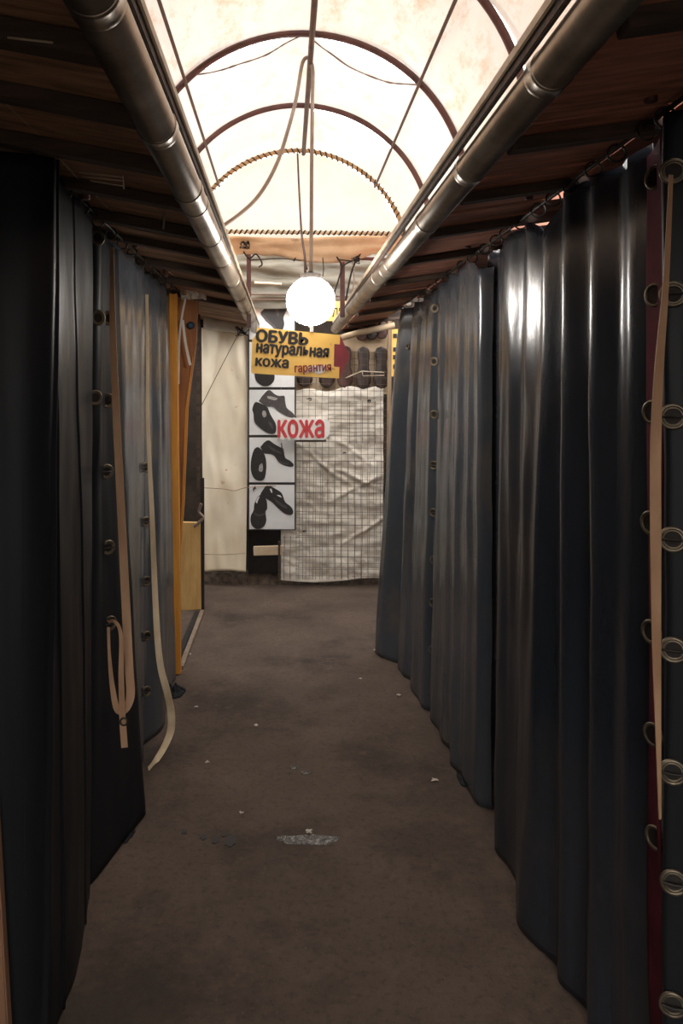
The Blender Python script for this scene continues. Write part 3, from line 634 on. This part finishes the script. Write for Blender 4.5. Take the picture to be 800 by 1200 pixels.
# ---------------------------------------------------------------- left yellow wood
YD = 4.66
MB().beam(P(202.5,344,YD), Vector((P(207,795,YD).x+.0, YD, .002)), .052, .05, up=(0,1,0), bev=.004).build('yellow_post', M['ywood'], origin=P(207,790,YD), label='yellow varnished wooden post at the far end of the left curtain', cat='post')
root = empty('slanted_plank', P(212,600,4.9), 'wide orange-brown plank leaning behind the yellow post', 'plank')
d = 4.88
MB().poly([P(206,350,d), P(232,352,d), P(230,400,d), P(220,480,d), P(214,600,d), P(208,690,d), P(206,773,d), P(203.5,773,d), P(203,480,d)], (0,.03,0)).build('board', M['owood'], root)
MB().poly([P(221,470,d-.01), P(216,590,d-.01), P(209,688,d-.01), P(207,688,d-.01), P(213,590,d-.01), P(217,480,d-.01), P(226,415,d-.01)], (0,.012,0)).build('edge_strip', M['ywood'], root)
c = P(223.5,381.5,d-.012)
MB().tube([c+Vector((0,.012,0)), c+Vector((0,-.006,0)), c+Vector((0,-.012,0))], [.021,.021,.013], 20).build('round_cap', M['blue'], root, smooth=False, label='blue-grey round cap')
MB().torus(c+Vector((0,-.004,0)), (0,1,0), .021, .004).build('cap_ring', M['hook'], root, smooth=True)
MB().ribbon(catmull([P(218,346,4.78), P(213,372,4.78), P(210,400,4.78), P(209,450,4.78)], 5), [.012]*16, .004).build('white_edging', M['white_board'], label='thin glossy white ribbon draped between yellow post and slanted plank', cat='ribbon', origin=P(213,372,4.78))
MB().ribbon(catmull([P(214,375,4.8), P(217,400,4.8), P(221,420,4.8), P(223,428,4.8)], 5), [.016]*16, .004).build('white_edging', M['white_board'], label='short glossy white ribbon end lying across the slanted plank', cat='ribbon', origin=P(217,400,4.8))
pd = 6.02
MB().poly([P(205,612,pd), P(234,613,pd), P(235.5,714,pd), P(206,716,pd)], (0,.06,0)).build('plywood_panel', M['ply'], origin=P(220,715,pd), label='low yellowish plywood panel standing left of the cream tarp', cat='panel')
MB().beam(P(237,560,6.1), Vector((P(238,700,6.1).x, 6.05, .0)), .03, .03, up=(0,1,0)).build('dark_upright', M['cord'], origin=P(238,700,6.1), label='short black upright between plywood panel and cream tarp', cat='post')
for k, (dx) in enumerate((0,)):
    MB().beam((P(237,718,FD(718)).x, FD(718), .012), (P(212,785,FD(785)).x, FD(785), .012), .03, .024).build('floor_batten', M['cable'], origin=(P(225,750,FD(750)).x, FD(750), 0), label='pale floor batten running from the plywood panel toward the yellow post', cat='batten')
MB().beam((P(231,716,FD(718)).x, FD(718), .006), (P(209,770,FD(770)).x, FD(770), .006), .04, .012).build('floor_channel', M['cord'], origin=(P(220,740,FD(740)).x, FD(740), 0), label='dark channel beside the pale floor batten', cat='channel')
wire(catmull([P(236,590,5.9), P(233,600,5.9), P(238,606,5.9), P(232,613,5.9), P(227,617,5.9)], 2), .012, 'curled pale cord on top of the plywood panel', 'cable')
def fcr(u, v):
    p = P(210+30*u, 332+16*v, 4.7); n = noise.noise(Vector((u*5, v*5, 1)))
    return p+Vector((0, .06*n+.1*v*v, .02*noise.noise(Vector((u*9, v*9, 4)))))
MB().grid(fcr, 24, 14).build('crumpled_plastic', M['cloth'], smooth=True, solid=.002, label='crumpled plastic sheet tucked under the left eave above the plank', cat='plastic sheet')
# ---------------------------------------------------------------- curtains
def smooth_keys(keys, n):
    """keys: (y, xtop, xbot) -> dense list, cubic through the keys"""
    return [tuple(v) for v in catmull([Vector(k) for k in keys], n)]
def curtain(name, keys, ztop, zbot, m, lab, amp=.008, freq=24, seed=0, nv=70, n=14, bulge=0, group=None, dips=(), wexp=1.15, ridges=()):
    """keys in order along the curtain: (y, x at the top, x at the hem); returns root and surface function"""
    dense = smooth_keys(keys, n); NU = len(dense)-1
    def fn(u, v):
        f = u*NU; i = min(int(f), NU-1); t = f-i
        y = dense[i][0]*(1-t)+dense[i+1][0]*t; xt = dense[i][1]*(1-t)+dense[i+1][1]*t; xb = dense[i][2]*(1-t)+dense[i+1][2]*t
        w = v**wexp
        x = xt*(1-w)+xb*w
        # secondary folds run down and fan out
        ph = noise.noise(Vector((y*1.3, v*1.2, seed)))
        x += amp*math.sin(freq*y+3.2*ph+seed)*(.35+.65*min(1, v*3))*(1 if v < .85 else 1-(v-.85)*3)
        x += amp*.6*noise.noise(Vector((y*freq*.35+v*1.5, v*1.1, seed+3)))
        x += .004*noise.noise(Vector((y*12, v*9, seed+5)))
        for (ya, yb, aa, ww) in ridges: x += aa*math.exp(-((y-(ya+(yb-ya)*v))/ww)**2)
        x += bulge*math.sin(math.pi*v)
        zt = ztop(y) if callable(ztop) else ztop; zb = zbot(y) if callable(zbot) else zbot
        for dy, dw, dd in dips: zt -= dd*math.exp(-((y-dy)/dw)**2)
        zt -= .02*abs(math.sin(y*9+seed))
        yy = y+.012*noise.noise(Vector((y*5, v*3, seed+8)))
        return Vector((x, yy, zt*(1-v)+zb*v))
    y_ = keys[len(keys)//2]
    root = empty(name, (y_[2], y_[0], 0), lab, 'curtain', group)
    MB().grid(fn, NU*2, nv).build('sheet', M[m], root, smooth=True, solid=.003)
    return root, fn
def at(fn, zt):                                     # v for a height, roughly
    return lambda u, z: fn(u, max(0, min(1, (zt-z)/zt)))
def eyelet(parent, c, nrm, R_=.0215, bar=True, m='eyelet', vis=True):
    nrm = Vector(nrm).normalized(); c = Vector(c)
    e = MB(); e.torus(c+nrm*.004, nrm, R_, .0042, 24, 8); e.torus(c+nrm*.003, nrm, R_*.78, .003, 24, 6)
    o = e.build('eyelet', M[m], parent, smooth=True)
    h = MB(); h.tube([c+nrm*.0015, c+nrm*.003], R_*.76, 20); h.build('eyelet_hole', M['cord'], o)
    if bar:
        u = Vector((0,0,1)).cross(nrm).normalized()
        b = MB(); b.tube([c+nrm*.010-u*R_*.95, c+nrm*.016, c+nrm*.012+u*R_*.95], .0026, 6); b.build('toggle', M['hook'], o)
    return o
zrodR = H+.585; zrodL = H+.60
# right far
rA, fA = curtain('vinyl_curtain', [(5.02,.80,.67),(5.06,.775,.61),(5.03,.755,.585),(4.95,.765,.60),(4.86,.80,.665),(4.80,.81,.70),(4.70,.79,.69),(4.60,.795,.70),(4.52,.815,.735),(4.42,.795,.715),(4.30,.80,.725),(4.2,.79,.73),(4.12,.80,.745),(4.08,.83,.79)],
    lambda y: H+.565, .006, 'vinyl_grey', 'farthest dark blue vinyl curtain on the right, sweeping into the passage at its far end', .005, 30, 1.5, wexp=.72)
rB, fB = curtain('vinyl_curtain', [(4.10,.84,.80),(4.04,.80,.755),(3.95,.79,.75),(3.85,.81,.77),(3.74,.795,.755),(3.62,.81,.78),(3.50,.79,.755),(3.38,.80,.775),(3.26,.79,.775),(3.17,.80,.79),(3.13,.85,.84)],
    lambda y: H+.58, .006, 'vinyl_grey', 'dark blue-grey vinyl curtain on the right, between the far one and the wide black one', .008, 26, 4.2, dips=((3.15,.08,.05),))
rC, fC = curtain('vinyl_curtain', [(3.24,.855,.86),(3.12,.855,.845),(3.0,.84,.83),(2.92,.85,.84),(2.86,.80,.78),(2.76,.80,.79),(2.66,.83,.80),(2.56,.80,.765),(2.46,.83,.745),(2.38,.80,.75),(2.28,.83,.80),(2.20,.80,.79),(2.10,.835,.825),(2.02,.805,.80),(1.94,.84,.83),(1.87,.835,.83),(1.80,.86,.86)],
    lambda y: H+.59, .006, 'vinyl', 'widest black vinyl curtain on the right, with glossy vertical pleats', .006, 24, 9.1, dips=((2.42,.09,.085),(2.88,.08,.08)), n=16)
rE, fE = curtain('vinyl_curtain', [(1.625,.80,.80),(1.60,.795,.795),(1.585,.825,.825),(1.56,.86,.86),(1.50,.875,.875),(1.40,.87,.86),(1.2,.84,.84),(1.0,.86,.85),(.7,.84,.84),(.3,.86,.86),(-.2,.84,.84),(-.8,.86,.86),(-1.5,.85,.85)],
    lambda y: H+.60, .006, 'vinyl_dark', 'nearest black vinyl curtain on the right edge of the photo, with large eyelets', .004, 9, 2.2, n=8)
def surf(fn, px, py, u0=0, u1=1, nu=160):
    """point of a curtain surface nearest to the measured photo direction"""
    best = None
    for i in range(nu+1):
        u = u0+(u1-u0)*i/nu
        for v in [j/90 for j in range(91)]:
            p = fn(u, v)
            if p.y < .3: continue
            q = (VX+p.x/p.y*F, VY-(p.z-H)/p.y*F); e = (q[0]-px)**2+(q[1]-py)**2
            if best is None or e < best[0]: best = (e, p, u, v)
    _, p, u, v = best
    a = fn(min(1, u+.006), v)-fn(max(0, u-.006), v); b = fn(u, min(1, v+.02))-fn(u, max(0, v-.02)); n = a.cross(b).normalized()
    if n.dot(Vector((0,0,H))-p) < 0: n = -n
    return p, n
for py in (200, 346, 487, 627, 766, 900, 1036, 1172):
    p, n = surf(fE, 788, py, 0, .25); eyelet(rE, p+n*.003, (n+Vector((-.25,-1,0))*.7), .0235, bar=(py not in (200,)))
for py in (333, 408, 485, 558, 631, 705, 775, 842):
    p, n = surf(fC, 571, py, 0, .3); eyelet(rC, p+n*.003+Vector((-.004,-.01,0)), (-.75,-.7,0), .0225, bar=py > 420)
for py in (336, 408):
    p, n = surf(fC, 560, py, 0, .2); eyelet(rC, p+Vector((-.02,0,0)), (-.7,-.7,0), .021, bar=False)
for py in (362, 425, 486, 545, 600, 655, 708, 760):
    p, n = surf(fB, 512, py, 0, .15); eyelet(rB, p+Vector((-.018,-.004,0)), (-.6,-.8,0), .020, bar=py > 500)
for py in (408, 430): 
    p, n = surf(fA, 479, py, .1, .6); eyelet(rA, p+n*.004, n, .016)
# maroon reverse edge with eyelets
def fM(u, v):
    y = 1.665+.155*u; X = .812+.042*u+.006*math.sin(v*7); z = (H+.56)*(1-v)+.012*v
    w = 1-.55*max(0, (v-.35)/.65)
    return Vector((X+.006*math.sin(v*9+u*3)+(.028*(1-w)), y-.0*(1-w), z))
root = empty('curtain_edge_band', (.80, 1.72, 0), 'maroon reverse edge band of a curtain with pinkish eyelets, near the right side', 'curtain band')
MB().grid(fM, 10, 60).build('band', M['maroon'], root, smooth=True, solid=.003)
for py in (205, 345, 485, 617, 747, 870, 993):
    v = min(.98, max(.02, (H+.56-(H-(py-VY)/F*1.72))/(H+.56))); p = fM(.5, v)
    e = MB(); nn = (-.93,-.38,0); e.torus(p+Vector(nn)*.005, nn, .024, .0045); o = e.build('eyelet', M['strap'] if False else M['eyelet'], root, smooth=True)
    MB().tube([p+Vector(nn)*.003, p+Vector(nn)*.0045], .0195, 20).build('eyelet_hole', M['cord'], o)
# straps right
def strap(name, pts, ws, m, lab, face=(0,-1,0), twist=None, n=5):
    q = catmull(pts, n); W = []
    for i in range(len(q)):
        f = i/n; k = min(int(f), len(ws)-2); W.append(ws[k]+(ws[k+1]-ws[k])*(f-k))
    MB().ribbon(q, W, .003, face).build(name, M[m], smooth=False, label=lab, cat='strap', origin=pts[0])
strap('webbing_strap', [P(786,205,1.55), P(780,330,1.555), P(772,430,1.56), P(768,520,1.56), P(768,640,1.56), P(769,760,1.57), P(771,860,1.58), P(773,960,1.58)], [.008,.012,.018,.022,.022,.018,.011,.005], 'strap', 'tan strap hanging from a large eyelet between maroon band and nearest right curtain')
# left curtains
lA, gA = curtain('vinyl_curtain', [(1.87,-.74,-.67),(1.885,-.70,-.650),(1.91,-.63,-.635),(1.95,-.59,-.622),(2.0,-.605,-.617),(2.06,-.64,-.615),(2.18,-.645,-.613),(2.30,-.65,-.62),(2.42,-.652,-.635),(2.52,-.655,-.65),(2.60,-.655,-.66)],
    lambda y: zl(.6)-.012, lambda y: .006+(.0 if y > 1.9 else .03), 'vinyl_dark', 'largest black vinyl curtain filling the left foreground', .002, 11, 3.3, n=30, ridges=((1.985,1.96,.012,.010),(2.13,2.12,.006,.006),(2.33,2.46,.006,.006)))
lZ, gZ = curtain('vinyl_curtain', [(-1.5,-.80,-.80),(-.8,-.78,-.78),(-.1,-.80,-.80),(.6,-.78,-.78),(1.2,-.80,-.80),(1.7,-.80,-.80)],
    lambda y: zl(.8)-.012, .02, 'vinyl_dark', 'black vinyl curtain beside the camera, just outside the left edge of the photo', .01, 15, 5.3, n=10)
lB, gB = curtain('vinyl_curtain', [(2.52,-.72,-.72),(2.60,-.70,-.70),(2.66,-.645,-.67),(2.74,-.655,-.65),(2.84,-.66,-.63),(2.94,-.66,-.60),(3.04,-.665,-.575),(3.10,-.69,-.57),(3.14,-.70,-.60)],
    lambda y: H+.58, .008, 'vinyl_matte', 'narrow black vinyl curtain carrying round eyelets and a tan strap, left side', .003, 16, 6.3)
lC, gC = curtain('vinyl_curtain', [(2.90,-.74,-.72),(2.98,-.70,-.70),(3.06,-.665,-.69),(3.2,-.67,-.66),(3.32,-.655,-.645),(3.44,-.675,-.65),(3.54,-.66,-.66),(3.64,-.675,-.69),(3.72,-.72,-.74)],
    lambda y: H+.60, .006, 'vinyl_grey', 'glossy blue-grey vinyl curtain between the tan strap and the cream strap, left side', .007, 26, 7.7)
lD, gD = curtain('vinyl_curtain', [(3.66,-.70,-.70),(3.76,-.68,-.66),(3.86,-.68,-.63),(3.98,-.665,-.625),(4.10,-.675,-.64),(4.22,-.665,-.645),(4.34,-.68,-.655),(4.46,-.69,-.655),(4.56,-.69,-.66),(4.60,-.71,-.69)],
    lambda y: H+.60, .006, 'vinyl_grey', 'farthest blue-grey vinyl curtain on the left, ending at the yellow post', .006, 26, 12.4)
for px, py, b in ((112,281,0),(112,372,0),(124,374,1),(110,467,0),(124,467,1),(123,553,1),(126,643,1),(127,729,1)):
    p, n = surf(gB, px, py, .15, .9, 80); eyelet(lB, p+Vector((.006,-.006,0)), (.75,-.85,0), .0235, bar=bool(b))
for px, py in ((174.5,548),(175.5,612),(177.5,679),(179,745),(178,810)):
    p, n = surf(gC, px, py, .6, 1, 60); eyelet(lC, p+Vector((.012,-.006,0)), (.7,-.8,0), .021)
# straps left
strap('webbing_strap', [P(131,290,2.76), P(132,380,2.74), P(136,480,2.72), P(142,600,2.70), P(147,700,2.68), P(151,780,2.66), P(153,812,2.65), P(149,828,2.64), P(142,834,2.63), P(136,828,2.63), P(131,800,2.64), P(128,765,2.66), P(127,735,2.68)],
      [.014,.022,.026,.028,.03,.03,.03,.026,.022,.022,.016,.010,.010], 'strap', 'long tan strap hanging down and curling back up at its end, left side')
strap('webbing_strap', [P(127,729,2.62), P(133,728,2.60), P(139,734,2.59), P(142,750,2.58), P(142,790,2.58), P(143,830,2.60), P(144,850,2.60), P(146,876,2.60)], [.010,.010,.011,.013,.018,.02,.022,.022], 'strap', 'short tan strap hanging from the lowest left eyelet inside the curl')
c_ = P(145,846,2.58); MB().torus(c_, (0,1,0), .012, .003).build('small_ring', M['hook'], smooth=True, origin=c_, label='small dark metal ring on the short tan strap', cat='ring')
strap('webbing_strap', [P(172,345,3.6), P(173,420,3.6), P(173,480,3.58), P(175,540,3.56), P(178,600,3.54), P(181,680,3.52), P(184,740,3.5), P(188,780,3.5), P(196,812,3.52), P(200.5,835,3.58), P(200,856,3.62), P(193,874,3.6), P(184,889,3.55), P(174,902,3.46)],
      [.014,.014,.016,.018,.022,.026,.028,.03,.032,.034,.034,.030,.028,.024], 'strap_pale', 'long cream strap hanging down the left curtains and trailing onto the floor')
# left foreground timber
MB().beam((-.788, 1.835, 1.95), (-.678, 1.835, .0), .06, .03, up=(0,1,0), bev=.003).build('wooden_batten', M['oldstrip'], origin=(-.678, 1.835, 0), label='brown wooden upright at the very left edge of the photo', cat='batten')
# curtain rods with hooks
def crod(x, y0, y1, z, hooks, lab, xo):
    root = empty('curtain_rail', (x, (y0+y1)/2, z), lab, 'rail')
    MB().tube([(x, y0, z), (x+.004, (y0+y1)/2, z-.008), (x, y1, z)], .0055, 8).build('rail', M['hook'], root, smooth=True)
    for y in hooks: MB().torus((x, y, z-.018), (.15,1,0), .021, .003, 16, 6).build('hook_ring', M['hook'], root, smooth=True)
crod(.80, .6, 5.1, H+.600, [1.62,1.7,1.86,2.0,2.16,2.3,2.44,2.62,2.8,2.93,3.1,3.3,3.5,3.75,4.0,4.25,4.5,4.75,5.0], 'thin dark curtain rail with ring hooks along the right side', .02)
crod(-.66, 2.0, 4.6, H+.622, [2.1,2.3,2.5,2.7,2.9,3.1,3.3,3.5,3.7,3.9,4.1,4.3,4.5], 'thin dark curtain rail with ring hooks along the left side', .02)
# bits under the left eave
root = empty('batten_light', P(38,48,1.15), 'small dark strip light fixture under the left eave, top left corner', 'light fixture')
MB().box(P(38,50,1.25), (.085,.028,.014), bev=.002).build('housing', M['rod'], root)
MB().tube([P(9,44,1.22), P(62,50,1.22)], .002, 8).build('tube', M['pale_trim'], root, smooth=True)
root = empty('wire_rack', P(120,210,1.95), 'small rack of three thin wires under the left eave', 'wire rack')
for a, b in (((93,202),(144,208)), ((97,207),(144,212)), ((106,212),(144,218)), ((144,205),(145,222))):
    MB().tube([P(*a, 1.95), P(*b, 1.95)], .0016, 6).build('rack_wire', M['pale_trim'], root, smooth=True)
wire([P(193,200,2.4), P(192,225,2.4), P(193,245,2.4), P(191,268,2.4)], .004, 'frayed string dangling under the left eave', 'cable')
# ---------------------------------------------------------------- floor details
def blob(px, py, rx, ry, m, name, lab, cat, z=.003, seed=0, th=.003):
    y = FD(py); c = P(px, py, y); pts = []
    for k in range(36):
        a = 2*math.pi*k/36; r = 1+.38*noise.noise(Vector((math.cos(a)*1.6, math.sin(a)*1.6, seed)))
        pts.append((c.x+rx*r*math.cos(a), y+ry*r*math.sin(a), z))
    MB().poly(pts, (0,0,-th)).build(name, M[m], origin=(c.x, y, z), label=lab, cat=cat)
blob(361, 984, .125, .030, 'puddle', 'spilled_puddle', 'wet spill with whitish glints painted in, on the near floor', 'puddle', seed=3)
blob(344, 900, .018, .012, 'puddle', 'water_drop', 'small shiny drop on the floor behind the whitish spill, left one', 'puddle', .004, seed=2)
blob(358, 906, .022, .014, 'puddle', 'water_drop', 'small shiny drop on the floor behind the whitish spill, right one', 'puddle', .004, seed=4)
for i, (px, py, rr, lab) in enumerate(((216,975,.012,'farthest left'), (238,981,.014,'second from the left'), (252,985,.016,'middle'), (270,986,.024,'widest of the row'), (262,979,.010,'small one above the row'))):
    blob(px, py, rr, rr*1.3, 'wet', 'damp_drop', f'dark wet drop left of the whitish spill, {lab}', 'stain', .0025+.0001*i, seed=i+20)
for i, (px, py, s, lab) in enumerate(((467,816,.012,'by the foot of the right curtains'), (509,916,.014,'near the hem of the second right curtain'), (222,768,.010,'beside the left floor batten'), (300,852,.010,'left of the dark floor patch'),
        (283,955,.008,'left of the whitish spill'), (422,797,.008,'right of the dark floor patch'), (440,763,.012,'at the far end of the right curtains'), (243,895,.009,'near the end of the cream strap'), (230,830,.009,'beside the far left curtain hem'), (362,977,.012,'lying in the whitish spill'))):
    y = FD(py); c = P(px, py, y)
    s *= .8; mb = MB(); mb.grid(lambda u, v: Vector((c.x+s*(2*u-1)*(1+.5*math.sin(i+5*v)), y+s*.9*(2*v-1)*(1+.5*math.sin(2*i+4*u)), .010+.006*noise.noise(Vector((u*3, v*3, i))))), 4, 4)
    mb.build('litter_scrap', M['litter'], solid=.002, origin=(c.x, y, .008), label=f'tiny pale litter scrap on the floor {lab}', cat='litter', group='litter scraps on the floor')
# rags at curtain hems
def rag(px, py, s, lab, seed, m='vinyl_matte'):
    y = FD(py); c = P(px, py, y)
    def fn(u, v):
        a = 2*math.pi*u; r = s*v*(1+.4*noise.noise(Vector((math.cos(a)*2, math.sin(a)*2, seed))))
        return Vector((c.x+r*math.cos(a)*.6, y+r*math.sin(a), .004+s*.5*(1-v)**1.2*(1+.8*noise.noise(Vector((u*8, v*4, seed))))))
    MB().grid(fn, 30, 10).build('crumpled_offcut', M[m], smooth=True, solid=.002, origin=(c.x, y, 0), label=lab, cat='scrap')
rag(146, 978, .06, 'crumpled dark offcut on the floor under the narrow left curtain', 3)
rag(206, 812, .09, 'crumpled dark offcut at the foot of the yellow post', 5)
rag(548, 915, .07, 'crumpled dark offcut on the floor under the right curtains', 7)
# ---------------------------------------------------------------- light
W = bpy.data.worlds.new('sky'); S.world = W; W.use_nodes = True; nt = W.node_tree; nt.nodes.clear()
o = N(nt, 'ShaderNodeOutputWorld'); bg = N(nt, 'ShaderNodeBackground'); tc = N(nt, 'ShaderNodeTexCoord'); sp = N(nt, 'ShaderNodeSeparateXYZ')
nt.links.new(tc.outputs['Generated'], sp.inputs[0])
cr = N(nt, 'ShaderNodeValToRGB'); e = cr.color_ramp.elements
mr = N(nt, 'ShaderNodeMapRange'); mr.inputs[1].default_value = -1; mr.inputs[2].default_value = 1
nt.links.new(sp.outputs[2], mr.inputs[0]); nt.links.new(mr.outputs[0], cr.inputs[0])
e[0].position = .49; e[0].color = (.085,.078,.07,1); e[1].position = .62; e[1].color = (1,.985,.96,1)
x = e.new(.52); x.color = (.42,.40,.37,1)
nt.links.new(cr.outputs[0], bg.inputs[0]); bg.inputs[1].default_value = 7; nt.links.new(bg.outputs[0], o.inputs[0])
vs = S.view_settings; vs.view_transform = 'Standard'; vs.look = 'None'; vs.exposure = 0; vs.gamma = 1; vs.use_curve_mapping = False
S.cycles.use_denoising = True; S.cycles.max_bounces = 10; S.cycles.transmission_bounces = 8; S.cycles.diffuse_bounces = 6
